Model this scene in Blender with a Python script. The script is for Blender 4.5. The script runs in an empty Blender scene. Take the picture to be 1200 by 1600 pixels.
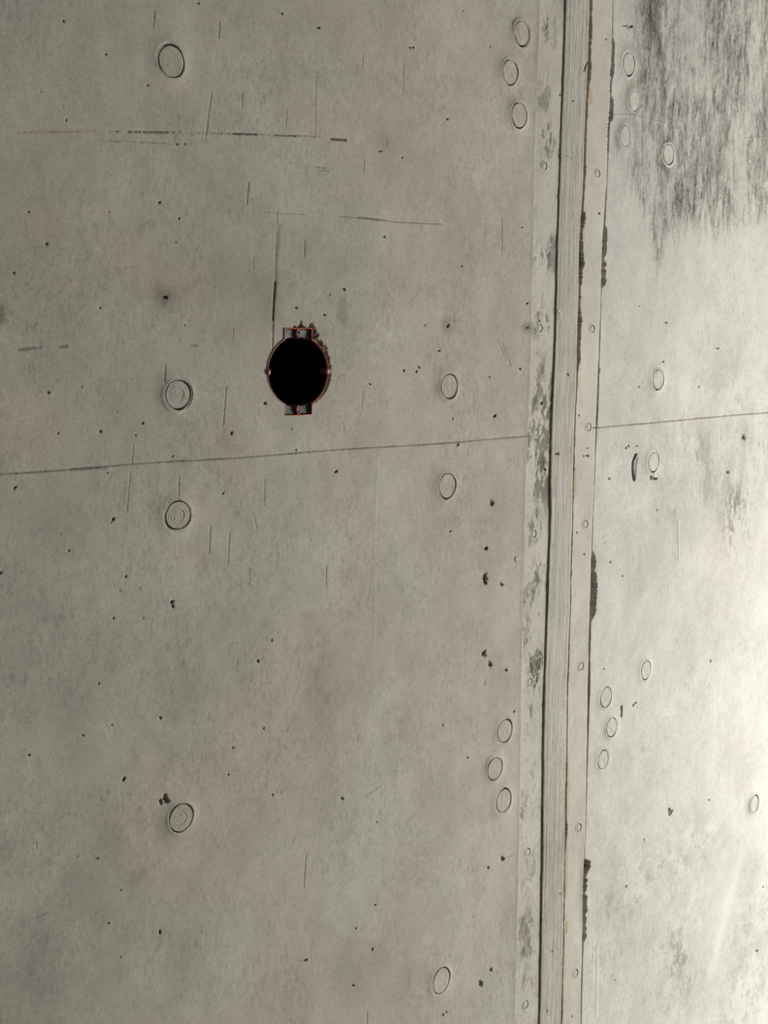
import bpy, math, random
import numpy as np
from mathutils import Matrix, Vector

# ------------------------------------------------------------------ camera
# wall plane: y = 0, x along the wall (to the right), z up; the viewer is at y < 0
FX = 2058.0
VX = np.array([2103.0, -262.0]); VY = np.array([-133.0, 15100.0])
FX = math.sqrt(-(VX @ VY))
Z0 = 1.40                      # distance camera -> wall along the view axis
H0 = 1.36                      # height of the point looked at
ex = np.array([VX[0], VX[1], FX]); ex /= np.linalg.norm(ex)
ey = np.array([VY[0], VY[1], FX]); ey /= np.linalg.norm(ey)
en = np.cross(ex, ey)
def c2w(v):
    v = np.asarray(v, float)
    return np.array([ex @ v, en @ v, -(ey @ v)])
CAM = np.array([0, 0, H0]) - Z0 * c2w((0, 0, 1))
S = bpy.context.scene
cam = bpy.data.objects.new('camera', bpy.data.cameras.new('camera'))
S.collection.objects.link(cam); S.camera = cam
r, u, b = c2w((1, 0, 0)), c2w((0, -1, 0)), c2w((0, 0, -1))
cam.matrix_world = Matrix(((r[0], u[0], b[0], CAM[0]), (r[1], u[1], b[1], CAM[1]),
                           (r[2], u[2], b[2], CAM[2]), (0, 0, 0, 1)))
cam.data.sensor_fit = 'VERTICAL'; cam.data.sensor_height = 24.0
cam.data.lens = FX / 1600.0 * 24.0
cam.data.clip_start = 0.01

def p2w(px, py):
    """photograph coordinates -> point (x, z) on the wall plane"""
    px = np.asarray(px, float); py = np.asarray(py, float)
    vx, vy, vz = px - 600, py - 800, FX
    X = ex[0]*vx + ex[1]*vy + ex[2]*vz
    Y = en[0]*vx + en[1]*vy + en[2]*vz
    Z = -(ey[0]*vx + ey[1]*vy + ey[2]*vz)
    t = -CAM[1] / Y
    return CAM[0] + X*t, CAM[2] + Z*t
def scale(px, py):
    """metres per photograph pixel, along x and along z"""
    a = p2w(px-2, py); b_ = p2w(px+2, py); c = p2w(px, py-2); d = p2w(px, py+2)
    return abs(b_[0]-a[0])/4, abs(c[1]-d[1])/4

# ------------------------------------------------------------------ light
W = bpy.data.worlds.new('world'); S.world = W; W.use_nodes = True
bg = W.node_tree.nodes['Background']
bg.inputs[0].default_value = (1.0, 0.955, 0.86, 1); bg.inputs[1].default_value = 0.075
def area(name, loc, target, sx, sy, power, col):
    l = bpy.data.lights.new(name, 'AREA'); l.shape = 'RECTANGLE'; l.size = sx; l.size_y = sy
    l.energy = power; l.color = col
    o = bpy.data.objects.new(name, l); S.collection.objects.link(o)
    o.location = loc
    d = Vector(target) - Vector(loc)
    o.rotation_euler = d.to_track_quat('-Z', 'Y').to_euler()
    return o
# daylight coming in through the opening beyond the right end of the wall
area('daylight_opening', (2.40, -1.00, 0.98), (0.85, 0, 0.92), 0.7, 1.0, 99, (1.0, 0.985, 0.94))
S.view_settings.view_transform = 'Standard'; S.view_settings.look = 'None'
S.view_settings.gamma = 1.0; S.view_settings.use_curve_mapping = False
S.view_settings.exposure = 0.0

# ------------------------------------------------------------------ helpers
rng = np.random.default_rng(7)
NS = 1024
def _noise(beta, seed, lo=1):
    g = np.random.default_rng(seed)
    f = np.fft.rfft2(g.standard_normal((NS, NS)))
    ky = np.fft.fftfreq(NS)[:, None]*NS; kx = np.fft.rfftfreq(NS)[None, :]*NS
    k = np.sqrt(kx*kx + ky*ky); k[0, 0] = 1
    f *= k**(-beta/2) * (k >= lo); f[0, 0] = 0
    n = np.fft.irfft2(f, s=(NS, NS)); return (n / n.std()).astype(np.float32)
NMAPS = [_noise(2.2, 1, 3), _noise(2.0, 2, 6), _noise(2.8, 3, 2), _noise(1.6, 4, 10), _noise(4.6, 5, 3)]
def N(i, X, Z):
    """tileable fractal noise, one tile per unit, about unit variance"""
    m = NMAPS[i]
    a = (X % 1.0) * NS; c = (Z % 1.0) * NS
    i0 = a.astype(np.int32); j0 = c.astype(np.int32); fa = a - i0; fc = c - j0
    i0 %= NS; j0 %= NS; i1 = (i0+1) % NS; j1 = (j0+1) % NS
    return ((m[j0, i0]*(1-fa) + m[j0, i1]*fa)*(1-fc) + (m[j1, i0]*(1-fa) + m[j1, i1]*fa)*fc)
def sst(a, b_, x):
    t = np.clip((x-a)/(b_-a), 0, 1); return t*t*(3-2*t)

def link_mesh(name, V, F, mat, parent=None, smooth=True, loc=None):
    me = bpy.data.meshes.new(name)
    V = np.asarray(V, np.float32); 
    if isinstance(F, np.ndarray):
        me.vertices.add(len(V)); me.vertices.foreach_set('co', V.ravel())
        me.loops.add(F.size); me.loops.foreach_set('vertex_index', F.ravel().astype(np.int32))
        me.polygons.add(len(F))
        me.polygons.foreach_set('loop_start', np.arange(0, F.size, 4, dtype=np.int32))
        me.polygons.foreach_set('loop_total', np.full(len(F), 4, np.int32))
        me.update(calc_edges=True)
    else:
        me.from_pydata([tuple(v) for v in V.tolist()], [], F); me.update()
    me.polygons.foreach_set('use_smooth', [smooth]*len(me.polygons))
    me.materials.append(mat)
    o = bpy.data.objects.new(name, me); S.collection.objects.link(o)
    if loc is not None: o.location = loc
    if parent is not None: o.parent = parent
    return o
def tag(o, label, cat, group=None, kind=None):
    o['label'] = label; o['category'] = cat
    if group: o['group'] = group
    if kind: o['kind'] = kind
    return o

# ------------------------------------------------------------------ materials
def node_mat(name):
    m = bpy.data.materials.new(name); m.use_nodes = True
    return m, m.node_tree.nodes, m.node_tree.links
def concrete(name, base, warm, cool, grain=1.0, brushed=0.0, seed=0.0, gloss=0.9, cloudc=1.0):
    m, nd, lk = node_mat(name)
    bs = nd['Principled BSDF']; bs.inputs['Roughness'].default_value = gloss
    bs.inputs['Specular IOR Level'].default_value = 0.085
    tc = nd.new('ShaderNodeNewGeometry')
    def mapping(sx, sy, sz, off=0.0):
        mp = nd.new('ShaderNodeMapping'); mp.inputs['Scale'].default_value = (sx, sy, sz)
        mp.inputs['Location'].default_value = (off+seed, off*1.7, off*0.6+seed)
        lk.new(tc.outputs['Position'], mp.inputs['Vector']); return mp.outputs[0]
    def noise(vec, sc, det, rough=0.55, dist=0.0):
        n = nd.new('ShaderNodeTexNoise'); n.inputs['Scale'].default_value = sc
        n.inputs['Detail'].default_value = det; n.inputs['Roughness'].default_value = rough
        n.inputs['Distortion'].default_value = dist
        lk.new(vec, n.inputs['Vector']); return n.outputs['Fac']
    def mrange(src, a, b_, c, d):
        n = nd.new('ShaderNodeMapRange'); n.inputs[1].default_value = a; n.inputs[2].default_value = b_
        n.inputs[3].default_value = c; n.inputs[4].default_value = d; lk.new(src, n.inputs[0]); return n.outputs[0]
    def math_(op, a, b_):
        n = nd.new('ShaderNodeMath'); n.operation = op
        for i, v in enumerate((a, b_)):
            if isinstance(v, (int, float)): n.inputs[i].default_value = v
            else: lk.new(v, n.inputs[i])
        return n.outputs[0]
    def mix(fac, a, b_, mode='MIX'):
        n = nd.new('ShaderNodeMix'); n.data_type = 'RGBA'; n.blend_type = mode
        for k, v in (('f', fac), (6, a), (7, b_)):
            s = n.inputs[0] if k == 'f' else n.inputs[k]
            if isinstance(v, (int, float)): s.default_value = v
            elif isinstance(v, tuple): s.default_value = (*v, 1)
            else: lk.new(v, s)
        return n.outputs[2]
    iso = mapping(1, 1, 1)
    cloud = noise(iso, 3.5, 5, 0.6, 0.3)
    cloud2 = noise(mapping(1, 1, 1, 3.1), 9, 5, 0.62, 0.2)
    mott = noise(mapping(1, 1, 0.8, 5.3), 45, 5, 0.7, 0.3)
    fine = noise(mapping(1, 1, 0.6, 1.3), 720, 4, 0.8)
    finest = noise(mapping(1, 1, 1, 2.3), 1500, 2, 0.6)
    c = mix(mrange(cloud, 0.36, 0.64, 0, 1), warm, cool)
    c = mix(mrange(cloud2, 0.3, 0.7, 0.65, 0.0), c, base)
    v = math_('MULTIPLY', mrange(cloud2, 0.3, 0.7, 1-0.10*cloudc, 1+0.10*cloudc), mrange(mott, 0.3, 0.7, 0.93, 1.07))
    v = math_('MULTIPLY', v, mrange(fine, 0.3, 0.7, 1-0.20*grain, 1+0.18*grain))
    v = math_('MULTIPLY', v, mrange(finest, 0.3, 0.7, 1-0.06*grain, 1+0.06*grain))
    # drifts of dark flecks and short fibres in the cement skin
    fleck = noise(mapping(260, 260, 120, 6.6), 1.0, 4, 0.7, 0.4)
    drift = noise(mapping(1, 1, 1, 9.1), 11, 4, 0.65, 0.4)
    fl = math_('MULTIPLY', mrange(fleck, 0.50, 0.70, 0, 1), mrange(drift, 0.42, 0.62, 0.25, 1.0))
    v = math_('MULTIPLY', v, math_('SUBTRACT', 1.065, math_('MULTIPLY', fl, 0.34*grain)))
    v = math_('MULTIPLY', v, mrange(fleck, 0.25, 0.5, 1+0.05*grain, 1.0))
    # small air holes in the skin of the concrete
    vo = nd.new('ShaderNodeTexVoronoi'); vo.inputs['Scale'].default_value = 55; lk.new(iso, vo.inputs['Vector'])
    pore = math_('MULTIPLY', mrange(vo.outputs['Distance'], 0.03, 0.055, 1, 0),
                 mrange(noise(mapping(1, 1, 1, 7.7), 14, 2), 0.50, 0.62, 0, 1))
    v = math_('MULTIPLY', v, math_('SUBTRACT', 1.0, math_('MULTIPLY', pore, 0.35)))
    if brushed > 0:
        br = noise(mapping(420, 420, 6, 4.4), 1, 3, 0.6)
        br2 = noise(mapping(900, 900, 16, 2.4), 1, 2, 0.6)
        v = math_('MULTIPLY', v, mrange(br, 0.3, 0.7, 1-0.13*brushed, 1+0.11*brushed))
        v = math_('MULTIPLY', v, mrange(br2, 0.3, 0.7, 1-0.10*brushed, 1+0.09*brushed))
    vc = nd.new('ShaderNodeCombineColor')
    for i in range(3): lk.new(v, vc.inputs[i])
    c = mix(1.0, c, vc.outputs[0], 'MULTIPLY')
    at = nd.new('ShaderNodeAttribute'); at.attribute_name = 'marks'
    sp = nd.new('ShaderNodeSeparateColor'); lk.new(at.outputs['Color'], sp.inputs[0])
    # break up the stains and painted shade with the fine noise
    dk = math_('MULTIPLY', sp.outputs[0], mrange(fine, 0.25, 0.75, 0.80, 1.2))
    dkc = nd.new('ShaderNodeClamp'); lk.new(dk, dkc.inputs[0])
    c = mix(sp.outputs[2], c, (0.66, 0.65, 0.60))
    c = mix(sp.outputs[1], c, (0.42, 0.27, 0.10))
    c = mix(dkc.outputs[0], c, (0.075, 0.058, 0.042))
    lk.new(c, bs.inputs['Base Color'])
    bp = nd.new('ShaderNodeBump'); bp.inputs['Strength'].default_value = 0.22; bp.inputs['Distance'].default_value = 0.0006
    hh = math_('ADD', math_('MULTIPLY', fine, 1.0*grain), math_('MULTIPLY', mott, 0.7))
    hh = math_('ADD', hh, math_('MULTIPLY', finest, 0.4*grain))
    hh = math_('ADD', hh, math_('MULTIPLY', pore, -1.2))
    if brushed > 0: hh = math_('ADD', hh, math_('MULTIPLY', br, 1.0*brushed))
    lk.new(hh, bp.inputs['Height']); lk.new(bp.outputs[0], bs.inputs['Normal'])
    return m
M_left = concrete('formed_concrete', (0.47, 0.432, 0.37), (0.465, 0.42, 0.36), (0.448, 0.442, 0.382), 1.0)
M_right = concrete('pale_formed_concrete', (0.555, 0.542, 0.497), (0.54, 0.519, 0.472), (0.56, 0.552, 0.506), 0.9, seed=2.0)
M_band = concrete('patched_mortar', (0.52, 0.495, 0.435), (0.50, 0.47, 0.41), (0.53, 0.515, 0.455), 0.8, seed=4.0)
M_mid = concrete('drawn_concrete', (0.455, 0.437, 0.384), (0.45, 0.426, 0.373), (0.462, 0.448, 0.393), 0.5, brushed=0.5, seed=5.0)
M_strip = concrete('smooth_concrete', (0.53, 0.495, 0.435), (0.535, 0.485, 0.43), (0.52, 0.50, 0.44), 0.5, seed=6.0)
M_plug = concrete('cast_plug', (0.47, 0.435, 0.375), (0.46, 0.42, 0.36), (0.47, 0.445, 0.385), 1.0, seed=8.0)
M_plug2 = concrete('pale_cast_plug', (0.545, 0.53, 0.48), (0.53, 0.51, 0.46), (0.545, 0.535, 0.49), 0.9, seed=9.0)
def plain(name, col, rough=0.5, nscale=300, amt=0.25):
    m, nd, lk = node_mat(name); bs = nd['Principled BSDF']; bs.inputs['Roughness'].default_value = rough
    g = nd.new('ShaderNodeNewGeometry'); n = nd.new('ShaderNodeTexNoise'); n.inputs['Scale'].default_value = nscale
    n.inputs['Detail'].default_value = 4
    lk.new(g.outputs['Position'], n.inputs['Vector'])
    rp = nd.new('ShaderNodeValToRGB'); lk.new(n.outputs['Fac'], rp.inputs[0])
    rp.color_ramp.elements[0].position = 0.35; rp.color_ramp.elements[1].position = 0.65
    rp.color_ramp.elements[0].color = tuple(c*(1-amt) for c in col) + (1,)
    rp.color_ramp.elements[1].color = tuple(min(1, c*(1+amt)) for c in col) + (1,)
    lk.new(rp.outputs[0], bs.inputs['Base Color']); return m
M_black = plain('shaded_black_plastic', (0.004, 0.004, 0.004), 0.9)  # plastic coloured near-black for the darkness inside the deep box
M_black.node_tree.nodes['Principled BSDF'].inputs['Specular IOR Level'].default_value = 0.05
M_ear = plain('dark_grey_plastic', (0.05, 0.053, 0.057), 0.45, 500, 0.5)
M_orange = plain('orange_red_plastic', (0.44, 0.10, 0.045), 0.5, 250, 0.4)
M_post = plain('rusty_red_plastic', (0.24, 0.045, 0.03), 0.5, 400, 0.5)
M_metal = plain('dull_grey_steel', (0.16, 0.155, 0.15), 0.45, 500, 0.3)
M_metal.node_tree.nodes['Principled BSDF'].inputs['Metallic'].default_value = 0.8
M_floor = plain('grey_screed', (0.30, 0.29, 0.27), 0.8, 12, 0.15)
M_core = plain('raw_concrete', (0.20, 0.19, 0.17), 0.9, 30, 0.2)

# ------------------------------------------------------------------ joint lines, read off as polylines (photo x at photo y)
def line(pts):
    pts = sorted(pts, key=lambda q: q[1])
    (xa, ya), (xb, yb) = pts[0], pts[-1]
    # prolong to the full height of the wall
    sl0 = (pts[1][0]-xa)/(pts[1][1]-ya); 
    tot = (xb-xa)/(yb-ya)
    pts = [(xa - tot*600, ya-600)] + pts + [(xb + tot*600, yb+600)]
    X, Z = p2w([q[0] for q in pts], [q[1] for q in pts])
    o = np.argsort(Z); Zs, Xs = Z[o], X[o]
    def f(z):
        z = np.asarray(z, float); v = np.interp(z, Zs, Xs)
        lo = Xs[0] + (z-Zs[0])*0; 
        return v
    return f
L_band = line([(845, 0), (839, 150), (835, 290), (832, 400), (828, 600), (823, 720), (819, 830), (816, 950), (814, 1150), (812, 1300), (807, 1500), (805, 1600)])
L_A = line([(882.5, 0), (880, 80), (876.5, 190), (873.5, 290), (869, 400), (865.5, 540), (860.5, 700), (857, 850), (852.5, 1000), (849, 1150), (847, 1300), (844, 1450), (842, 1600)])
L_B = line([(921, 0), (918.5, 100), (914, 200), (911, 300), (904.5, 400), (902.5, 500), (900, 600), (896.5, 700), (892.5, 850), (889, 1000), (886, 1150), (882.5, 1300), (879.5, 1450), (876.5, 1600)])
L_C = line([(957, 0), (955.5, 80), (952.5, 175), (947, 290), (941, 400), (937, 500), (933.5, 600), (930, 700), (924.5, 850), (921, 1000), (918, 1150), (915, 1280), (911, 1400), (909, 1500), (907, 1600)])
def zof(py): return float(p2w(890, py)[1])

# ------------------------------------------------------------------ marks: relief, dirt and painted shade, as strokes on the wall
# kind, pts px, width px, depth mm, dark, rust, pale
STROKES = []
def stroke(pts, w, depth=0.0, dark=0.0, rust=0.0, pale=0.0, soft=0.5, rough=0.0, dash=0.0):
    STROKES.append((pts, w, depth, dark, rust, pale, soft, rough, dash))
def dot(x, y, r, depth=1.0, dark=0.85, **k):
    a = (x*12.9898 + y*78.233) % 3.14159; e = 0.25 + ((x*3.7+y*5.3) % 1.0)*0.65     # each pit its own direction and length
    dx, dy = math.cos(a)*r*e, math.sin(a)*r*e
    stroke([(x-dx, y-dy), (x+dx, y+dy)], 2*r*(1-0.32*e), depth, dark, rough=0.35, **k)

# horizontal formwork seam
seam = []
for x in list(range(-40, 851, 30)): seam.append((x, 740.5 - 0.0705*x + 0.9*math.sin(x*0.021)))
stroke(seam, 2.0, 1.2, 0.62, rough=0.6)
stroke([(110, 733.5), (165, 731)], 6, 0.3, 0.35, soft=1.0, rough=0.8)
stroke([(925, 668.5), (985, 663.5), (1050, 657.5), (1120, 651), (1210, 643.5)], 2.0, 1.2, 0.62, rough=0.6)
# long hairline dashes near the top
stroke([(20, 207), (120, 205), (190, 205.5)], 2.0, 0.2, 0.25, rust=.2, rough=0.9, dash=0.6)
stroke([(180, 205), (260, 206), (380, 209), (500, 213)], 2.2, 0.4, 0.55, rough=0.9, dash=0.9)
stroke([(200, 206), (290, 207)], 4.5, 0.2, 0.35, rust=0.3, rough=0.8, dash=0.5)
stroke([(60, 206), (150, 205)], 7, 0.0, 0.05, rust=0.25, soft=1.0)
stroke([(365, 208.5), (400, 209.5)], 3.2, 0.6, 0.8); stroke([(430, 211), (462, 212)], 2.8, 0.6, 0.7)
stroke([(518, 217), (540, 218.5)], 4.5, 0.8, 0.85, rust=0.2)
stroke([(125, 218), (200, 221), (270, 224.5)], 2.2, 0.3, 0.45, rough=0.9, dash=0.8)
stroke([(494, 261), (518, 263)], 3, 0.3, 0.5, rough=0.9, dash=0.8); stroke([(500, 266), (514, 266)], 2, 0.3, 0.4)
stroke([(412, 331), (475, 335)], 1.5, 0.3, 0.38, rough=0.5)
stroke([(530, 338), (575, 341), (625, 347), (690, 350)], 2.0, 0.5, 0.5, rough=0.6)
stroke([(560, 340), (600, 344)], 3, 0.3, 0.45, rough=0.7)
stroke([(30, 546.5), (52, 543.5)], 6, 0.3, 0.5, rough=0.5); stroke([(57, 544), (64, 542)], 4, 0.2, 0.45, rough=0.8)
stroke([(94, 541.5), (104, 541)], 6, 0.3, 0.55, rough=0.5); stroke([(299, 540), (306, 540)], 5, 0.2, 0.35, rough=0.7)
# vertical scratches
for a in [((241.5, 17), (239, 42), 2.0, .7), ((343, 33), (341.5, 60), 1.8, .65), ((330.5, 145), (323, 205), 1.7, .6), ((323, 205), (321, 220), 1.3, .4),
          ((379, 143), (378, 170), 1.6, .5), ((388.5, 285), (386, 319), 1.9, .7), ((448, 168), (447, 200), 1.3, .35),
          ((567, 84), (566, 104), 1.4, .45), ((557, 100), (557, 120), 1.2, .4), ((569.5, 248), (568.5, 270), 1.4, .55), ((494, 110), (492.5, 212), 1.2, .28),
          ((476, 375), (475, 402), 2.2, .4), ((258, 570), (256, 604), 2.2, .65), ((352.5, 603), (348, 665), 1.7, .6),
          ((209, 693), (206, 724), 1.6, .45), ((204, 738), (198, 800), 1.6, .42), ((280.5, 744), (278.5, 782), 2.4, .55),
          ((414, 747), (413, 790), 1.6, .38), ((364, 512), (364, 530), 1.4, .4), ((330, 822), (328, 866), 1.9, .55),
          ((360, 832), (357, 880), 1.9, .5), ((390, 885), (390, 912), 1.4, .45), ((510, 885), (509.5, 919), 1.6, .5), ((370, 1030), (369, 1045), 1.3, .35),
          ((566, 610), (565, 641), 1.3, .35), ((478, 1334), (475.5, 1386), 1.9, .6), ((56, 1314), (57, 1326), 1.8, .6),
          ((572, 1244), (596, 1228), 1.8, .45), ((777, 530), (791, 563), 1.6, .5), ((783, 534), (798, 572), 1.6, .5),
          ((784, 340), (784, 393), 1.6, .42), ((630, 100), (630, 146), 1.3, .35), ((57, 1435), (74, 1427), 2.4, .5),
          ((573, 1580), (572.5, 1602), 1.8, .5), ((397, 400), (396, 420), 1.3, .3), ((604, 215), (603, 232), 1.3, .3),
          ((1000, 700), (998, 712), 1.3, .3), ((947, 845), (942, 850), 1.8, .5), ((939, 841), (947, 835), 1.5, .4),
          ((395, 800), (402, 826), 1.4, .3), ((433, 333), (432, 350), 1.3, .3), ((97, 165), (99, 170), 2, .4)]:
    stroke([a[0], a[1]], a[2]*0.9, 0.35, a[3]*0.82, rough=0.4)
stroke([(781, 531), (795, 568)], 1.3, 0.0, 0, pale=0.5)
# brown streak running down to the socket hole
stroke([(436, 352), (432, 400), (430, 470)], 6, 0.15, 0.22, rust=0.28, soft=0.9, rough=0.7)
stroke([(432, 360), (431, 400), (429, 440)], 1.6, 0.2, 0.25, rust=0.2, rough=0.7)
stroke([(429, 440), (427, 480), (425.5, 545)], 2.0, 0.5, 0.55, rust=0.2, rough=0.5)
stroke([(430, 440), (427, 470), (426, 500)], 3.4, 0.4, 0.5, rust=0.3)
# pits, painted dark for dirt and for the shade inside them
for x, y, rr in [(177, 811, 3), (269, 941, 2.8), (270.5, 947.5, 2.8), (46, 1180, 2.4), (193, 1217.5, 3.2), (251, 1122, 2.4), (130, 1149, 1.8), (525, 737, 3),
                 (413, 630, 3.3), (361, 677, 2.8), (157, 674, 2.6), (90, 677, 1.8), (223, 661, 2.2), (75, 613, 2.6), (22, 762, 2.4), (250, 316, 2.2), (281, 341, 2.0),
                 (99, 33, 2.4), (230, 133, 2.2), (73, 381, 2.4), (309.5, 5, 2.0), (594, 236, 2.2), (441, 21, 2.2), (165, 85, 2.0), (498, 43, 2.4), (537, 452, 2.6),
                 (506, 492, 2.0), (462, 481, 2.2), (156, 481, 1.8), (22, 426, 1.8), (577, 600, 2), (631, 579, 2.2), (655, 574, 2), (651, 580.5, 2), (773, 650, 3.3),
                 (716, 695, 2.2), (700, 741, 1.8), (759, 857, 3.2), (763, 1356, 2.0), (704, 830, 1.8),
                 (250.5, 1457, 3), (478, 1501, 3), (586, 1414, 2), (535, 1248, 2.4), (356, 1210, 1.8), (425, 1242, 2.2), (581, 1483, 2.2), (551, 1540, 2.2),
                 (402, 1033, 2.6), (424, 1000, 2.0), (1, 895, 2.4), (107, 860, 1.6), (197, 901, 2.0), (178, 966, 2.0), (155, 1068, 1.8), (175, 1133, 1.8),
                 (412, 1138, 1.8), (363, 1168, 2.0), (169, 1443, 1.6), (188, 1495, 1.4), (686, 548, 2), (823, 474, 2.0), (812, 576, 2.2), (277, 225, 1.6), (103, 188, 1.4), (64, 143, 1.4),
                 (289, 225, 1.6), (45, 331, 1.6), (171, 331, 1.3), (515, 460, 1.4), (589, 1285, 1.8), (556, 1451, 1.6), (461, 634, 1.6), (462, 703, 1.6), (455, 670, 1.2),
                 (349, 771, 1.8), (264, 785.5, 2.4), (168, 739, 1.6), (212, 680, 1.5), (270, 713, 1.4), (289, 508, 1.2), (127, 604, 1.4), (276, 378, 1.2), (183, 643, 1.2),
                 (188, 923, 1.4), (219, 919, 1.3), (225, 966, 1.2), (94, 835, 1.2), (152, 1341, 1.5), (120, 1338, 1.3), (188, 1391, 1.3), (149, 1255 + 86, 1.2),
                 (693, 1586, 2), (698, 1582, 2), (803, 1112, 2.0), (730, 1184, 1.8), (692, 1133, 1.5), (640, 74, 1.6), (645, 74, 1.8), (767, 72, 1.4),
                 (699, 186, 2.2), (628, 246, 1.6), (815, 355, 1.6), (664, 508, 1.4), (722, 416, 1.6), (600, 370, 2), (724, 16, 1.3), (765, 589, 1.4), (708, 654, 1.4),
                 (1121, 544, 2), (1035, 565, 2), (1040, 504, 2), (1092, 604, 1.6), (998, 478, 1.4), (997, 604, 1.4), (1138, 738, 3.2), (978, 700, 2), (982, 697, 2), (995, 697, 1.5),
                 (1110, 1033, 2), (943, 1045, 1.6), (1182, 1486, 2.4), (978, 1385, 2), (1107, 1250, 1.6), (953, 878, 2), (972, 900, 1.6), (952, 748, 2.2), (986, 41, 3), (978, 40, 2), (981, 43, 1.5),
                 (974, 40, 1.4), (1192, 1386, 1.6), (1006, 1312, 1.4), (961, 1532, 1.4), (1027, 797, 1.5), (870, 709, 3.2), (886, 585, 2.4), (847, 630, 2.6),
                 (853, 734, 2.2), (917, 712, 2.6), (911, 712, 1.4), (900, 832, 1.8), (912, 866, 1.6), (936, 333, 2), (946, 61, 1.4), (904, 649, 1.4), (917, 700, 1.3),
                 (861, 1487, 1.4), (854, 1580, 1.4), (874, 1396, 1.4), (893, 1588, 1.4), (875, 148, 1.4), (893, 158, 1.8), (886, 244, 1.3), (891, 247, 1.3)]:
    dot(x, y, rr*0.74, 1.2, 0.95)
stroke([(177, 812), (173, 817)], 1.8, 0.6, 0.7); stroke([(267, 943), (272, 939)], 2.5, 0.8, 0.85)
stroke([(20, 764), (24, 760)], 2.2, 0.8, 0.8)
# rougher voids
for x, y, rx in [(769, 786, 5), (757, 902, 6), (757, 909, 5), (783, 913, 3.2), (755, 1022, 5.5), (765, 1038, 5), (785, 1342, 4.5), (752, 1538, 5.5),
                 (1162, 683, 5), (257, 1246, 6), (250, 1252, 5), (259, 1251, 5)]:
    stroke([(x-1, y-rx*0.4), (x+1, y+rx*0.4)], rx*1.05, 1.5, 0.38, rough=1.0)
    stroke([(x+rx*0.2, y+rx*0.1), (x-rx*0.2, y+rx*0.5)], rx*0.45, 1.2, 0.55)
stroke([(760, 895), (755, 903), (760, 912)], 1.8, 1.2, 0.55); stroke([(758, 1016), (754, 1022)], 2.2, 1.2, 0.6)
stroke([(700, 1345), (775, 1345)], 1, 0, 0); stroke([(786, 1342), (806, 1335)], 1.6, 0.2, 0.35)
stroke([(700, 1032), (752, 1025)], 6, -0.3, 0, pale=0.15, soft=1)
# ringed holes
def ringed(x, y, r0, dark=0.8, halo=0.0):
    stroke([(x, y), (x+.2, y)], r0*3.4, -0.35, 0, soft=1.0)
    dot(x, y, r0*0.45, 2.0, dark)
    if halo: stroke([(x, y), (x+.2, y)], r0*6.5, 0, halo, soft=1.0, rough=0.5)
ringed(259, 464.5, 7, 0.75, 0.38); ringed(700, 509, 4.5, 0.8, 0.28); ringed(823, 512, 3, 0.8, 0.5)
ringed(768, 1516, 5, 0.35); ringed(759, 857.5, 4.4, 0.6); ringed(790, 1047, 4.4, 0.3)
stroke([(830, 512), (838, 525)], 12, 0.2, 0.28, soft=1, rough=1)
# larger chips on the right wall
stroke([(994, 710), (989.5, 722), (989, 733), (991, 750)], 3.6, 2.6, 0.80, rough=0.5)
stroke([(994.5, 716), (992.5, 730), (991.5, 744)], 5, 0.9, 0.28, rough=0.6)
stroke([(1019, 739), (1017.5, 748), (1026, 748)], 3.4, 2.6, 0.82)
stroke([(1022, 741), (1024, 744)], 4, -0.8, 0, pale=0.4)
stroke([(971, 1103), (970.5, 1120)], 2.2, 1.8, 0.72, rough=0.5)
stroke([(989, 1103), (991, 1099), (994, 1098)], 2.2, 1.8, 0.6)
stroke([(1045, 1264), (1045.5, 1273), (1049, 1267)], 3.6, 1.6, 0.7)
stroke([(804, 870), (803, 875), (805, 879)], 1.6, 0.8, 0.45)
stroke([(757, 1065), (757, 1071)], 4, 0.4, 0.2, rough=.6)
# pale scars and crusts
stroke([(962, 180), (985, 181), (1000, 184), (1040, 193)], 2.6, -0.5, 0, rust=0.08, pale=0.75, rough=0.4)
stroke([(1165, 217), (1205, 214)], 2.2, -0.4, 0, rust=0.08, pale=0.6, rough=0.4)
stroke([(740, 197), (840, 212)], 2.2, -0.1, 0, pale=0.18, rough=0.6)
stroke([(1060, 815), (1059, 875)], 2.0, -0.4, 0.0, pale=0.5, rough=0.3)
stroke([(1052, 800), (1056, 850)], 8, 0, 0.12, soft=1, rough=0.8)
stroke([(1180, 1280), (1160, 1340), (1138, 1410), (1120, 1480), (1112, 1520)], 15, 0, 0, pale=0.38, soft=1.0, rough=1.3)
stroke([(1140, 1400), (1122, 1470), (1112, 1515)], 17, 0, 0, pale=0.42, soft=1.0, rough=1.0)
stroke([(986, 124), (988, 135)], 5, -0.2, 0, rust=0.30, pale=0.1, soft=1); stroke([(980, 129), (1010, 139)], 8, 0, 0, rust=0.06, pale=0.35, soft=1)
stroke([(933, 1478), (932, 1590)], 2.4, -0.4, 0, pale=0.35, rough=0.4); stroke([(928, 1470), (926, 1540)], 2, -0.3, 0, pale=0.3, rough=0.4)
stroke([(872, 486), (869, 487.5)], 1.6, -0.6, 0, pale=1.0); stroke([(867, 484), (875, 491)], 2.4, -0.9, 0, pale=1.0, soft=0.3)
stroke([(893, 222), (897, 235)], 1.4, -0.4, 0, pale=0.7)
stroke([(911, 112), (915, 100), (919, 94)], 1.8, 0.9, 0.8)
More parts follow.
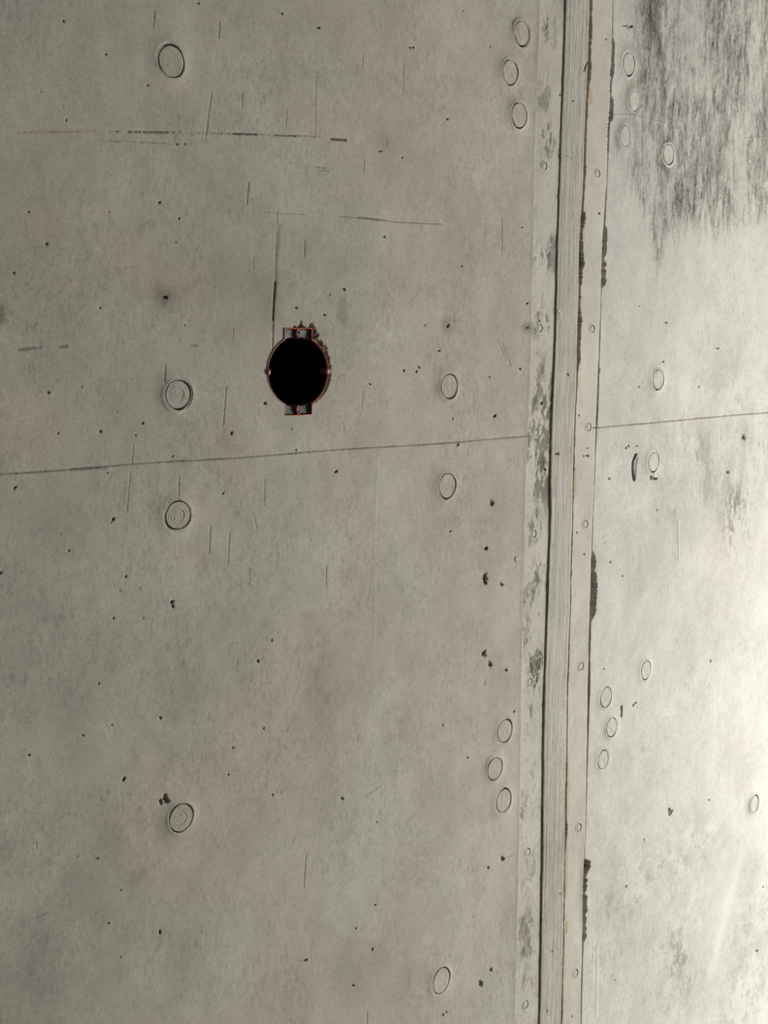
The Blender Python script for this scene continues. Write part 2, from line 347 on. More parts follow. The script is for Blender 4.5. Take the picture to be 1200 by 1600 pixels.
# yellow and rust along the right strip
stroke([(921, 140), (922, 160)], 7, 0, 0, rust=0.55, soft=0.9, rough=0.8)
stroke([(898.5, 732), (897.5, 775)], 4.5, 0, 0, rust=0.55, soft=0.9, rough=0.8)
stroke([(903, 590), (902, 608)], 5, 0, 0, rust=0.38, soft=0.9, rough=0.9)
stroke([(914, 330), (912, 380)], 5, 0, 0, rust=0.3, soft=0.9, rough=0.8)
stroke([(892, 975), (891, 1060)], 6, 0, 0, rust=0.16, soft=0.9, rough=0.8)
stroke([(886.5, 1200), (885, 1300), (883, 1400)], 5, 0, 0.05, rust=0.5, soft=0.9, rough=0.6)
stroke([(883.5, 1442), (883, 1456)], 6, 0, 0, rust=0.75, soft=0.7, rough=0.6)
stroke([(881, 1460), (878.5, 1600)], 3.4, 0, 0, rust=0.5, soft=0.9, rough=0.5)
stroke([(770, 296), (773, 301)], 5, 0, 0, rust=0.25, soft=1)
stroke([(455, 672), (462, 700)], 20, 0, 0.02, rust=0.06, soft=1); stroke([(470, 700), (460, 720)], 2.5, 0, 0, pale=0.25, soft=1)
stroke([(300, 860), (310, 880)], 36, 0, 0.02, rust=0.09, soft=1)
# faint light seam running down the left panel
stroke([(590, 715), (587, 850), (584, 1020)], 3, -0.1, 0, pale=0.16, soft=1)
# smudges on the left panel
for x, y, w, l, d in [(535, 485, 20, 40, .20), (2, 490, 18, 24, .35), (415, 470, 60, 70, .12), (350, 425, 70, 40, .08), (480, 390, 60, 60, .08), (600, 440, 60, 60, .06),
                      (480, 985, 30, 60, .10), (505, 1075, 60, 90, .10), (510, 1092, 10, 8, .15), (20, 1062, 14, 10, .16), (40, 1059, 10, 6, .1), (5, 1330, 40, 30, .12),
                      (60, 1500, 90, 120, .10), (175, 1335, 50, 30, .10), (210, 1372, 30, 12, .12), (120, 1390, 60, 40, .08), (375, 1335, 60, 60, .07), (450, 650, 40, 30, .05),
                      (290, 1490, 50, 40, .06), (110, 1000, 90, 80, .05), (505, 1250, 80, 60, .06), (720, 1250, 60, 60, .06), (640, 1000, 60, 80, .06), (760, 880, 30, 50, .08),
                      (240, 465, 30, 20, .08), (800, 600, 30, 60, .06), (590, 1490, 30, 30, .10), (700, 420, 90, 60, .06), (545, 1510, 80, 50, .08)]:
    stroke([(x, y-l*0.35), (x+1, y+l*0.35)], w, 0, d*1.35, soft=1.0, rough=1.2)

# bulges of the skin around the plugs: (x, y, radius px, height mm)
BULGE = []
EDGEDARK = []

# plugs: x, y, width px, height px, label
GL = 'round cast plugs in the left wall'; GR = 'round cast plugs in the right wall'
PLUGS = [
 (266.5, 96, 39, 49, 1, 'large round grey plug with swirled face in the top left of the wall', GL),
 (276.5, 616.5, 38, 44, 2, 'round ringed plug just above the long horizontal seam, left of the black socket hole', GL),
 (278, 805, 38, 43, 2, 'round ringed plug just below the long seam, lower left of the socket hole', GL),
 (281, 1277, 36, 42, 2, 'round ringed plug in the lower left of the wall, next to a small rough void', GL),
 (701, 603.5, 25, 37, 1, 'oval-looking pale plug above the seam, right of the black socket hole', GL),
 (698.5, 759, 25, 38, 1, 'oval-looking plug below the seam, right of the black socket hole', GL),
 (688.5, 1532, 25, 38, 0, 'lone rough-edged plug near the bottom of the left wall, beside two small voids', GL),
 (815.5, 52, 22, 38, 0, 'smooth plug at the top of the upper trio left of the vertical joint', GL),
 (797, 113, 23, 38, 0, 'pitted plug, middle and leftmost of the upper trio left of the joint', GL),
 (811, 180, 23, 38, 0, 'smooth plug at the bottom of the upper trio left of the vertical joint', GL),
 (788, 1142, 22, 34, 0, 'smooth plug at the top of the lower trio left of the vertical joint', GL),
 (772, 1201, 22, 33, 0, 'smooth plug, middle and leftmost of the lower trio left of the vertical joint', GL),
 (786, 1251, 22, 35, 0, 'plug at the bottom of the lower trio left of the joint', GL),
 (982, 100, 17, 35, 0, 'narrow plug with yellowish drip below, topmost right of the vertical joint', GR),
 (990.5, 158, 16, 31, 3, 'faint grey plug just above the thin white crust line, right of the joint', GR),
 (976, 213, 15, 33, 3, 'faint plug with dark smudge on its left, below the thin white crust line', GR),
 (1044, 241, 16, 31, 0, 'plug on the stained wall farthest right of the upper group of four', GR),
 (1027, 593, 16, 30, 0, 'pale plug right of the joint, just above the right wall seam', GR),
 (1021, 722, 15.5, 29, 0, 'pale plug right of the joint below the seam, with a dark chip at its foot', GR),
 (1009, 1047, 14, 28, 0, 'faint pale plug above and right of the lower trio on the right wall', GR),
 (945.5, 1089, 16.5, 30, 0, 'pale plug at the top of the lower trio right of the vertical joint', GR),
 (954.5, 1136, 15.5, 28, 0, 'pale plug in the middle of the lower trio right of the vertical joint', GR),
 (942, 1187, 14.5, 28, 0, 'pale plug at the bottom of the lower trio right of the vertical joint', GR),
 (1178, 1256, 11, 25, 0, 'narrow pale plug alone near the right edge of the right wall', GR),
]
for q in PLUGS:
    sc = q[3]
    BULGE.append((q[0], q[1], sc*0.85, 0.9 if q[0] < 600 else 0.7))
PL = []   # wall space
for (x, y, w, h, st, lab, grp) in PLUGS:
    X, Z = p2w(x, y); sx, sz = scale(x, y)
    PL.append((float(X), float(Z), w/2*sx, h/2*sz, st, lab, grp))

NAILPX = [(851, 259), (843, 512.5), (838, 676), (833.5, 834), (828.5, 1066), (825, 1332), (821.5, 1570),
          (932, 271), (923.5, 514), (919, 667), (913.5, 819), (908, 1041), (903, 1293), (898, 1521)]
# socket hole outline (wall space)
SX, SZ = [float(v) for v in p2w(465.5, 581)]
ssx, ssz = scale(465.5, 581)
SA, SB = 46.5*ssx, 55*ssz           # half axes of the round part
EW = 20.5*ssx                       # half width of the lugs
ET, EBt = 66.5*ssz, 67*ssz          # lug reach up and down
def outline(off=0.0, n=120):
    a, b_, w, t, bt = SA+off, SB+off, EW+off, ET+off, EBt+off
    th0 = math.acos(min(1, w/a))
    pts = []
    m = n//2
    for i in range(m+1):                                # right side from top to bottom
        th = th0 - (2*th0)*i/m
        pts.append((a*math.cos(th), b_*math.sin(th)))
    pts += [(w, -bt), (w*0.33, -bt), (-w*0.33, -bt), (-w, -bt)]
    for i in range(m+1):
        th = math.pi + th0 - (2*th0)*i/m
        pts.append((a*math.cos(th), b_*math.sin(th)))
    pts += [(-w, t), (-w*0.33, t), (w*0.33, t), (w, t)]
    return pts

def apply_marks(X, Z, h, col, right=False):
    rowz = Z[:, 0]
    for (pts, w, depth, dark, rust, pale, soft, rough, dash) in STROKES:
        pw = [(float(a), float(c)) for a, c in (p2w(*q) for q in pts)]
        mx, my = pts[len(pts)//2]; sx, sz = scale(mx, my)
        rx, rz = w/2*sx, w/2*sz
        x0 = min(q[0] for q in pw)-rx*2; x1 = max(q[0] for q in pw)+rx*2
        z0 = min(q[1] for q in pw)-rz*2; z1 = max(q[1] for q in pw)+rz*2
        j0, j1 = np.searchsorted(rowz, z0), np.searchsorted(rowz, z1)
        if j1 <= j0: continue
        rowx = X[(j0+j1)//2]
        i0 = max(0, np.searchsorted(rowx, x0-0.012)-1); i1 = np.searchsorted(rowx, x1+0.012)+1
        xs = X[j0:j1, i0:i1]; zs = Z[j0:j1, i0:i1]
        if xs.size == 0: continue
        d = np.full(xs.shape, 9.0)
        for (ax, az), (bx, bz) in zip(pw[:-1], pw[1:]):
            ux, uz = (bx-ax)/rx, (bz-az)/rz; L = ux*ux+uz*uz + 1e-12
            qx, qz = (xs-ax)/rx, (zs-az)/rz
            t = np.clip((qx*ux+qz*uz)/L, 0, 1)
            d = np.minimum(d, np.hypot(qx-t*ux, qz-t*uz))
        if rough: d = d * (1 + 0.45*rough*np.clip(N(3, xs*7, zs*7), -1.6, 2.2)*0.6)
        k = 1 - sst(1-soft, 1+soft*0.5, d)
        if dash: k = k * sst(-0.5, 0.4, N(0, xs*6, zs*0.8 + xs*0.3) + (1-dash))
        h[j0:j1, i0:i1] -= k*depth*1e-3
        c = col[j0:j1, i0:i1]
        c[..., 0] = np.maximum(c[..., 0], 0) + k*dark*(1-c[..., 0])
        c[..., 1] += k*rust*(1-c[..., 1])
        c[..., 2] += k*pale*(1-c[..., 2])

def axis(lo, hi, step, out_lo, out_hi, ostep=0.06):
    a = list(np.arange(lo, hi, step)) + [hi]
    s = step; v = lo; pre = []
    while v > out_lo: s = min(s*1.5, ostep); v -= s; pre.append(max(v, out_lo))
    s = step; v = hi; post = []
    while v < out_hi: s = min(s*1.5, ostep); v += s; post.append(min(v, out_hi))
    return np.array(pre[::-1] + a + post)

ZB, ZT = 0.0, 2.6
XL, XR = -2.2, 1.7
pxs = [p2w(x, y) for x in (0, 1200) for y in (0, 1600)]
def zwin(xa, xb):
    zz = [float(p2w(x, y)[1]) for x in (xa, xb) for y in (0, 1600)]
    return min(zz)-0.02, max(zz)+0.02

def slab(name, fl, fr, xa_px, xb_px, dx, dz, surf, mat, hole=False, depth=0.07, fine_left=None, fine_right=None):
    """a strip of wall between the lines fl(z) and fr(z), with relief surf(X, Z, t) -> h, marks"""
    za, zb = zwin(xa_px, xb_px)
    zs = axis(za, zb, dz, ZB, ZT)
    l = fl(zs); rr = fr(zs)
    zm = 0.5*(za+zb)
    lm, rm = float(fl(np.array([zm]))[0]), float(fr(np.array([zm]))[0])
    if fine_left is not None:      # the left side runs on beyond the view
        ts = axis(fine_left, rm, dx, lm, rm)
    elif fine_right is not None:
        ts = axis(lm, fine_right, dx, lm, rm)
    else:
        ts = np.linspace(lm, rm, int((rm-lm)/dx)+2)
    t = (ts-lm)/(rm-lm)
    X = l[:, None] + (rr-l)[:, None]*t[None, :]
    Z = np.repeat(zs[:, None], len(t), 1)
    col = np.zeros(X.shape + (4,), np.float32); col[..., 3] = 1
    h = surf(X, Z, col)
    apply_marks(X, Z, h, col)
    for (px, pz, pa, pb, st, _, _) in PL:
        j0, j1 = np.searchsorted(zs, pz-0.09), np.searchsorted(zs, pz+0.09)
        xs = X[j0:j1]; zz = Z[j0:j1]
        d = np.hypot((xs-px)/pa, (zz-pz)/pb)
        g = np.exp(-np.maximum(d-0.8, 0)**2/(2*0.55**2))
        hh = h[j0:j1] + 1.1e-3*g
        hh = np.where(d < 1.18, np.minimum(hh, -0.004), hh)
        h[j0:j1] = hh
        c = col[j0:j1]
        # shaded left flank of the bulge, painted darker beside the plug
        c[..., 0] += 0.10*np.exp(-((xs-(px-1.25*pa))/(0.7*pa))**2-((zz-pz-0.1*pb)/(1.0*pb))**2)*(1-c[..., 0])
    if 'trim' in name:
        for x, y in NAILPX:
            nx, nz = (float(v) for v in p2w(x, y)); s_x, s_z = scale(x, y)
            j0, j1 = np.searchsorted(zs, nz-0.02), np.searchsorted(zs, nz+0.02)
            d = np.hypot((X[j0:j1]-nx)/(3.6*s_x), (Z[j0:j1]-nz)/(6.2*s_z))
            h[j0:j1] = np.where(d < 1.08, -0.005, h[j0:j1])
    n, m = X.shape
    V = np.empty((n*m, 3), np.float32); V[:, 0] = X.ravel(); V[:, 1] = -h.ravel(); V[:, 2] = Z.ravel()
    jj, ii = np.meshgrid(np.arange(n-1), np.arange(m-1), indexing='ij')
    a = (jj*m+ii).ravel(); F = np.stack([a, a+1, a+m+1, a+m], 1)
    if hole:
        dxh = (X-SX); dzh = (Z-SZ); o_ = 0.0006
        ins = (np.hypot(dxh/(SA+o_), dzh/(SB+o_)) < 1) | ((np.abs(dxh) < EW+o_) & (dzh < ET+o_) & (dzh > -EBt-o_))
        ins = ins.ravel()
        bad = ins[F].all(1)
        F = F[~bad]
    # sides going back into the wall
    base = n*m
    per = list(range(0, m)) + [(j*m + m-1) for j in range(1, n)] + [(n-1)*m + i for i in range(m-2, -1, -1)] + [j*m for j in range(n-2, 0, -1)]
    per = np.array(per); B = V[per].copy(); B[:, 1] = depth
    k = len(per); q = np.arange(k); q2 = (q+1) % k
    SF = np.stack([per, base+q, base+q2, per[q2]], 1)
    V = np.concatenate([V, B]); F = np.concatenate([F, SF]).astype(np.int32)
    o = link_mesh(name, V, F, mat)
    C = np.concatenate([np.clip(col, 0, 1).reshape(-1, 4), np.tile(np.array([[0.9, 0, 0, 1]], np.float32), (k, 1))])  # sides painted near-black for the shade deep in the gaps
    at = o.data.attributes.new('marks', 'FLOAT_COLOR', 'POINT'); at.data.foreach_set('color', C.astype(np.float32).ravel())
    # crisp edges
    o['kind'] = 'structure'
    return o

def undul(X, Z):
    return 0.55e-3*N(4, X*0.9+.2, Z*0.9) + 0.05e-3*N(4, X*4+.6, Z*4)

def surf_left(X, Z, col):
    h = undul(X, Z)
    eb = L_band(Z)
    d = eb - X
    # ragged lip where the sheet edge stood
    jag = 0.0004*N(1, X*3, Z*5)
    h = h + 0.0003*np.exp(-(d/0.004)**2)
    # mottled dirt over the skin
    g = sst(0.6, 2.4, N(0, X*1.3+.31, Z*1.3)) * 0.08
    g2 = sst(0.9, 2.2, N(1, X*3.1+.1, Z*2.3+.7)) * sst(-0.2, 1.4, N(2, X*1.1+.4, Z*1.1)) * 0.10
    col[..., 0] += g + g2
    # broken concrete round the socket hole
    j0, j1 = np.searchsorted(Z[:, 0], SZ-0.08), np.searchsorted(Z[:, 0], SZ+0.09)
    x = X[j0:j1]-SX; z = Z[j0:j1]-SZ
    th = np.arctan2(z/SB, x/SA); rad = np.hypot(x/SA, z/SB)
    nn = N(3, X[j0:j1]*9, Z[j0:j1]*9); n2 = N(1, X[j0:j1]*14, Z[j0:j1]*14)
    wdt = 0.13*np.exp(-((th-0.78)/0.30)**2) + 0.07*np.exp(-((th-0.15)/0.55)**2) + 0.045*np.exp(-((th+0.55)/0.5)**2)
    k = 1 - sst(0.0, 0.035, rad - 1 - wdt*(1+0.28*nn))
    kk = k*(wdt > 0.01)
    # spalls above the top lug
    for cx, cz, w, hh_, amp in ((450, 514, 9, 6, 1), (469, 509, 10, 14, 1), (485, 512, 13, 15, 1), (460, 512, 13, 9, 1), (490, 520, 12, 14, 1)):
        a_, c_ = p2w(cx, cz+4); dd = np.abs((X[j0:j1]-a_)/(w*ssx*0.7)) + np.abs((Z[j0:j1]-c_)/(hh_*ssz*0.9))
        kk = np.maximum(kk, 1-sst(0.7, 1.0, dd*(1+0.15*nn)))
    h[j0:j1] -= kk*(0.0022 + 0.0009*n2)
    col[j0:j1, :, 0] += kk*(0.42+0.25*np.clip(nn, -1, 1.5))*(1-col[j0:j1, :, 0])
    rr = kk*np.clip(np.exp(-((th-1.5)/0.35)**2)*0.8 + 0.10, 0, 1)
    col[j0:j1, :, 1] += rr*(1-col[j0:j1, :, 1])
    return h

def surf_right(X, Z, col):
    h = undul(X+5, Z) + 0.12e-3*N(4, X*2.2, Z*1.1)
    # soot and water streaks from above: ragged lower edge, drawn out downwards
    xk = [945, 975, 990, 1003, 1018, 1028, 1040, 1055, 1075, 1100, 1130, 1160, 1185, 1215, 1300]
    yk = [230, 270, 300, 330, 372, 425, 392, 378, 362, 368, 366, 352, 345, 352, 360]
    WX = [float(p2w(a, c)[0]) for a, c in zip(xk, yk)]; WZ = [float(p2w(a, c)[1]) for a, c in zip(xk, yk)]
    low = np.interp(X, WX, WZ) + 0.010*N(3, X*2.2, Z*0.15)
    up = sst(-0.004, 0.09, Z-low + 0.012*N(3, X*5, Z*.6))
    st = N(0, X*2.3, Z*0.6); st2 = 0.75*N(0, X*4.6+.3, Z*0.8+.2)+0.45*N(3, X*4.6, Z*0.8); st3 = N(1, X*2.0+.6, Z*1.1+.5)
    den = np.interp(X, [WX[0], float(p2w(975, 200)[0]), float(p2w(1000, 200)[0]), float(p2w(1140, 200)[0]), float(p2w(1200, 200)[0])], [0.0, 0.25, 1.0, 1.0, 0.9])
    a = 1.2*up**0.5*den*(0.09 + 0.32*sst(-0.5, 1.3, st) + 0.29*sst(-0.1, 1.5, st2) + 0.16*sst(-0.4, 1.2, st3))
    # darker tongues along the lower edge
    edge = np.exp(-((Z-low-0.030)/0.035)**2)*den
    a += edge*0.34*sst(-0.6, 0.8, st2)*(Z > low-0.005)
    col[..., 0] += a*1.0
    # faint brown rivulets under the seam, and a drift of dirt low down
    def blob(px, py, wx, wz, amt, sxn=3.0, szn=1.0, lo=-0.3, hi=1.2):
        cx, cz = p2w(px, py); sx, sz = scale(px, py)
        g = np.exp(-((X-cx)/(wx*sx))**2 - ((Z-cz)/(wz*sz))**2)
        return g*amt*sst(lo, hi, N(0, X*sxn+px*.013, Z*szn+py*.01))
    b_ = (blob(1085, 710, 30, 60, .20) + blob(1150, 810, 22, 55, .40) + blob(1190, 700, 30, 50, .22) + blob(1120, 760, 60, 60, .14)
          + blob(1140, 610, 50, 60, .14, 1.2, 1.2) + blob(1060, 690, 50, 50, .10) + blob(1010, 1380, 100, 45, .17, 1.5, 1.5) + blob(1080, 1320, 50, 60, .12, 1.5, 1.5)
          + blob(1060, 1500, 45, 80, .26, 3, 2.2, -.2, 1.6) + blob(1160, 1560, 40, 60, .2, 3, 2) + blob(1180, 1440, 30, 60, .16, 3, 2)
          + blob(960, 1440, 30, 90, .10, 2, 1) + blob(985, 190, 14, 60, .16, 2, 1, -3, 0) + blob(966, 213, 7, 26, .30, 2, 1, -3, 0) + blob(1000, 900, 60, 100, .05))
    col[..., 0] += 1.7*b_
    col[..., 1] += 0.18*(blob(1085, 710, 40, 70, .3) + blob(1150, 810, 30, 55, .4) + blob(1060, 1500, 60, 80, .4) + blob(1005, 640, 30, 80, .2))
    col[..., 2] += blob(1185, 450, 50, 80, .28, 1, 1) + blob(1190, 890, 40, 110, .3, 1, 1) + blob(1180, 1080, 40, 80, .3, 1, 1) + blob(1185, 1530, 45, 40, .5, 1, 1) + 0.18*sst(0.3, 2, N(0, X*2+.7, Z*1+.3))
    h = h + 0.02e-3*st2*up
    # deep chips along the joint
    ec = L_C(Z); d = X - ec
    jn = 0.7*N(1, X*3+.1, Z*1.6)+0.4*N(3, X*2.5+.1, Z*1.6)
    for ya, yb, wpx in [(398, 446, 8.5), (868, 978, 7.0), (1354, 1408, 7.5), (1408, 1442, 5), (1440, 1484, 6.5), (40, 110, 2.2), (135, 178, 3.6), (345, 400, 3.0), (575, 585, 2)]:
        za, zb = zof(yb), zof(ya); sx = scale(925, (ya+yb)/2)[0]
        tt = np.clip((Z-za)/(zb-za), 0, 1); win = np.where((Z > za) & (Z < zb), np.clip(np.minimum(tt, 1-tt)*7, 0, 1)**0.6, 0)
        wloc = wpx*sx*win*(1+0.30*N(2, Z*2.0+ya*.1, Z*0+.3)+0.07*N(0, Z*2.5+ya*.1, Z*0+.3)) 
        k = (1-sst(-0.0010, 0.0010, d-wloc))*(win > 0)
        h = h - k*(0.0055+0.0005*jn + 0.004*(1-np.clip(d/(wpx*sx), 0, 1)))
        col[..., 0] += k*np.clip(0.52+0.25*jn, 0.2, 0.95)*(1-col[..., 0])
    h = h - 0.0010*np.exp(-np.maximum(d, 0)/0.0010)*(0.5+0.5*sst(-.6, .8, N(1, Z*4, Z*0)))
    return h

def surf_band(X, Z, col):
    h = -0.0009 + undul(X, Z) + 0.012e-3*N(1, X*4, Z*4)
    l = L_band(Z); rr = L_A(Z); t = (X-l)/(rr-l)
    n1 = 0.8*N(2, X*7+.2, Z*3.2) + 0.4*N(1, X*4+.2, Z*2.2); n2 = 0.8*N(2, X*9, Z*4+.4) + 0.5*N(1, X*5, Z*3+.4)
    def win(ya, yb, f=30): return sst(ya-f, ya+f, PY) * (1-sst(yb-f, yb+f, PY))
    PY = np.interp(Z[:, 0], [zof(y) for y in range(1800, -201, -50)], list(range(1800, -201, -50)))[:, None] + 0*X
    a = 0
    a = a + win(620, 790, 25)*sst(-0.75, -0.1, n1+1.4*(t-0.55))*0.62
    a = a + win(560, 640, 25)*sst(0.0, 0.3, n1+2.2*(t-0.72))*0.42
    a = a + win(370, 425, 12)*sst(0.0, 0.4, n1+1.2*(t-0.65))*0.5
    a = a + win(490, 520, 8)*sst(0.0, 0.4, n2+1.5*(t-0.8))*0.6
    a = a + win(30, 75, 8)*sst(0.0, 0.4, n1+0.4-abs(t-0.3)*4)*0.42
    a = a + win(135, 180, 8)*sst(0.0, 0.4, n1+0.5-abs(t-0.15)*4)*0.42
    a = a + win(195, 245, 10)*sst(0.2, 0.6, n2+0.1-abs(t-0.7)*3)*0.42
    a = a + win(790, 840, 10)*sst(0.3, 0.6, n2+0.2-abs(t-0.3)*3)*0.4
    a = a + win(870, 1100, 30)*sst(0.25, 0.9, n2+0.3-abs(t-0.35)*2.2)*0.42
    a = a + win(1000, 1100, 30)*sst(0.3, 0.9, n2+0.1-abs(t-0.8)*3)*0.3
    a = a + win(1220, 1260, 15)*sst(0.2, 0.8, n2+0.5-abs(t-0.3)*3)*0.42
    a = a + win(1340, 1370, 12)*sst(0.0, 0.8, n2+0.3-abs(t-0.2)*3)*0.3
    b_ = win(1390, 1460, 12)*sst(-0.1, 0.4, n2+0.4-abs(t-0.35)*2.4)*0.45 + win(1450, 1510, 15)*sst(-0.4, 0.4, n1+0.4-abs(t-0.3)*3)*0.28
    a = a + b_ + win(1560, 1610, 12)*sst(-0.3, 0.8, n1)*0.18 + win(-200, 15, 20)*sst(-.2, .5, n1)*0.3
    a = a + sst(1.0, 2.0, n2)*0.28
    # step shadow of the middle strip, painted darker along its foot
    a = a + np.exp(-((1-t)/0.10)**2)*0.10 + win(700, 1600, 60)*np.exp(-((1-t)/0.14)**2)*0.16
    a = a + win(855, 960, 30)*np.exp(-(t/0.07)**2)*0.45 + win(100, 190, 20)*np.exp(-(t/0.05)**2)*0.3  # shade along the band's left edge, painted as dark lines
    col[..., 0] += np.clip(a, 0, 0.85)
    col[..., 1] += 0.12*win(1320, 1600)*sst(-0.2, 1, n1)
    h = h - 0.35e-3*np.clip(a, 0, 1)*(1+0.5*n2) 
    return h

def surf_mid(X, Z, col):
    l = L_A(Z); rr = L_B(Z); t = (X-l)/(rr-l)
    h = 0.0006 + undul(X, Z)
    h = h + 0.10e-3*N(3, X*5, Z*0.12) + 0.07e-3*N(1, X*9, Z*0.2)
    for tc_, d_ in ((0.12, .25), (0.16, .2), (0.86, .25), (0.81, .2), (0.68, .12)):
        h = h - d_*1e-3*np.exp(-((t-tc_)/0.016)**2)*(0.5+0.5*sst(-1, 1, N(0, X*0+tc_, Z*2)))
    # worn arrises
    h = h - 0.9e-3*np.exp(-t/0.03) - 0.6e-3*np.exp(-(1-t)/0.03)
    col[..., 0] += 0.10*sst(0.5, 2, N(1, X*4, Z*0.8)) + 0.25*np.exp(-(t/0.04)**2)*sst(-0.3, 1, N(1, X*0, Z*5)) + 0.14*sst(0.8, 1.8, N(3, X*3, Z*3))
    zlow = sst(zof(950), zof(1250), Z)
    col[..., 0] += 0.16*zlow*sst(-0.5, 1.5, N(0, X*3, Z*1.0)) + 0.12*zlow*np.exp(-(t/0.15)**2)
    col[..., 0] += 0.3*np.exp(-((1-t)/0.08)**2)*sst(zof(1120), zof(1180), Z)*(1-sst(zof(1380), zof(1340), Z)*0)*(Z > zof(1385))*sst(-.6, .6, N(1, X*3, Z*5))
    return h

def surf_strip(X, Z, col):
    l = L_B(Z); rr = L_C(Z); t = (X-l)/(rr-l)
    h = 0.0004 + undul(X, Z)
    d = X - l; jn = 0.7*N(1, X*3+.4, Z*1.6)+0.4*N(3, X*2.5+.4, Z*1.6)
    sx = scale(905, 300)[0]
    # chipped left arris, worst in the upper third
    PY = np.interp(Z[:, 0], [zof(y) for y in range(1800, -201, -50)], list(range(1800, -201, -50)))[:, None] + 0*X
    wpx = np.interp(PY, [-200, 0, 60, 110, 130, 200, 260, 300, 330, 380, 410, 470, 520, 560, 585, 620, 1150, 1180, 1300, 1330], 
                    [3, 2.2, 1.6, 2.6, 0.8, 2.2, 2.8, 1.2, 3.2, 2.8, 4.0, 3.0, 2.8, 2.2, 0.3, 0.0, 0.0, 1.4, 1.6, 0])
    wl = wpx*sx*np.maximum(0.45, 1+0.6*np.clip(N(2, Z*2.6, Z*0+.7), -1.3, 1.5) + 0.25*np.clip(N(1, Z*2.5, Z*0+.2), -1.3, 1.5))
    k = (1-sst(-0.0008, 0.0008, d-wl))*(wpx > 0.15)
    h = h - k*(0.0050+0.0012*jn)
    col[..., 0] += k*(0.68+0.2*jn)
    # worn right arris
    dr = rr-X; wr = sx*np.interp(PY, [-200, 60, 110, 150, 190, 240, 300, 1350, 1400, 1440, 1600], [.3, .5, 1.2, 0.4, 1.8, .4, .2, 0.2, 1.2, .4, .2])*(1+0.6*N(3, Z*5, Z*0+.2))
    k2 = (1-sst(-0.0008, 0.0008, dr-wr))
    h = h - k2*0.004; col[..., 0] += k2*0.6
    col[..., 0] += 0.06*sst(0.5, 2, N(1, X*3, Z*2))
    # grime beside the lower chip
    g = np.exp(-((1-t)/0.24)**2)
    w1 = sst(1340, 1375, PY)*(1-sst(1430, 1470, PY)); w2 = sst(1290, 1340, PY)*(1-sst(1380, 1400, PY)); w3 = sst(1540, 1580, PY)
    col[..., 0] += 0.34*g*w1 + 0.18*g*w2 + 0.14*g*w3 + 0.20*np.exp(-((1-t)/0.15)**2)*sst(960, 1000, PY)*(1-sst(1010, 1060, PY))
    return h

def const(v): return lambda z: np.full(np.shape(z), float(v))
def off(f, d): return lambda z: f(z) + d(z)
def jag(seed, amp): return lambda z: amp*1.3*N(0, np.asarray(z)*2.2+seed, np.asarray(z)*0+seed) 
def gapw(pairs):
    zz = [zof(p[0]) for p in pairs][::-1]; ww = [p[1]*scale(890, p[0])[0]/2 for p in pairs][::-1]
    return lambda z: np.interp(z, zz, ww)
gA = gapw([(0, 1.8), (300, 1.5), (500, 1.5), (700, 2.0), (900, 2.4), (1200, 2.4), (1600, 2.2)])
gB = gapw([(0, 3.4), (300, 3.2), (500, 2.6), (700, 1.8), (1000, 1.7), (1300, 1.3), (1600, 2.0)])
gC = gapw([(0, 2.2), (300, 2.2), (450, 2.6), (700, 1.8), (900, 2.2), (1200, 2.4), (1400, 3.0), (1600, 2.6)])
J = 0.00022
vl = float(min(p2w(0, y)[0] for y in (0, 1600))) - 0.02
vr = float(max(p2w(1200, y)[0] for y in (0, 1600))) + 0.02
wl = slab('wall_left', const(XL), off(L_band, jag(.1, 0.0003)), 0, 845, 0.00078, 0.00078, surf_left, M_left, hole=True, fine_left=vl)
tag(wl, 'warm grey concrete wall left of the vertical joint, holding the black socket hole', 'wall', kind='structure')
b1 = slab('trim_1', off(L_band, jag(.1, 0.0003)), off(L_A, lambda z: -gA(z)+jag(.2, J)(z)), 800, 885, 0.0009, 0.0009, surf_band, M_band)
tag(b1, 'blotchy mortar band with dark stains, leftmost of the three vertical strips', 'joint strip', kind='structure')
b2 = slab('trim_2', off(L_A, lambda z: gA(z)+jag(.3, J)(z)), off(L_B, lambda z: -gB(z)+jag(.4, J)(z)), 840, 925, 0.0008, 0.0012, surf_mid, M_mid)
tag(b2, 'narrow grey strip with fine vertical drawn lines, middle of the three strips', 'joint strip', kind='structure')
b3 = slab('trim_3', off(L_B, lambda z: gB(z)*0.9+jag(.5, J*1.4)(z)), off(L_C, lambda z: -gC(z)+jag(.6, J)(z)), 875, 960, 0.0008, 0.0009, surf_strip, M_strip)
tag(b3, 'smooth pinkish-grey strip with chipped edges, right of the drawn strip', 'joint strip', kind='structure')
wr_ = slab('wall_right', off(L_C, lambda z: gC(z)+jag(.7, J)(z)), const(XR), 905, 1200, 0.0012, 0.0009, surf_right, M_right, fine_right=vr)
tag(wr_, 'bright pale concrete wall right of the joint, streaked dark at the top', 'wall', kind='structure')

def box(name, x0, x1, y0, y1, z0, z1, mat, label, cat):
    V = [(x, y, z) for x in (x0, x1) for y in (y0, y1) for z in (z0, z1)]
    F = [(0, 1, 3, 2), (4, 6, 7, 5), (0, 4, 5, 1), (2, 3, 7, 6), (0, 2, 6, 4), (1, 5, 7, 3)]
    o = link_mesh(name, V, F, mat, smooth=False); return tag(o, label, cat, kind='structure')
box('wall_back', XL, XR, 0.0702, 0.25, ZB, ZT, M_core, 'rough concrete core behind the wall skin and joint', 'wall')
box('floor', XL, 3.2, -3.0, 0.25, -0.12, -0.001, M_floor, 'grey screed floor at the foot of the wall', 'floor')

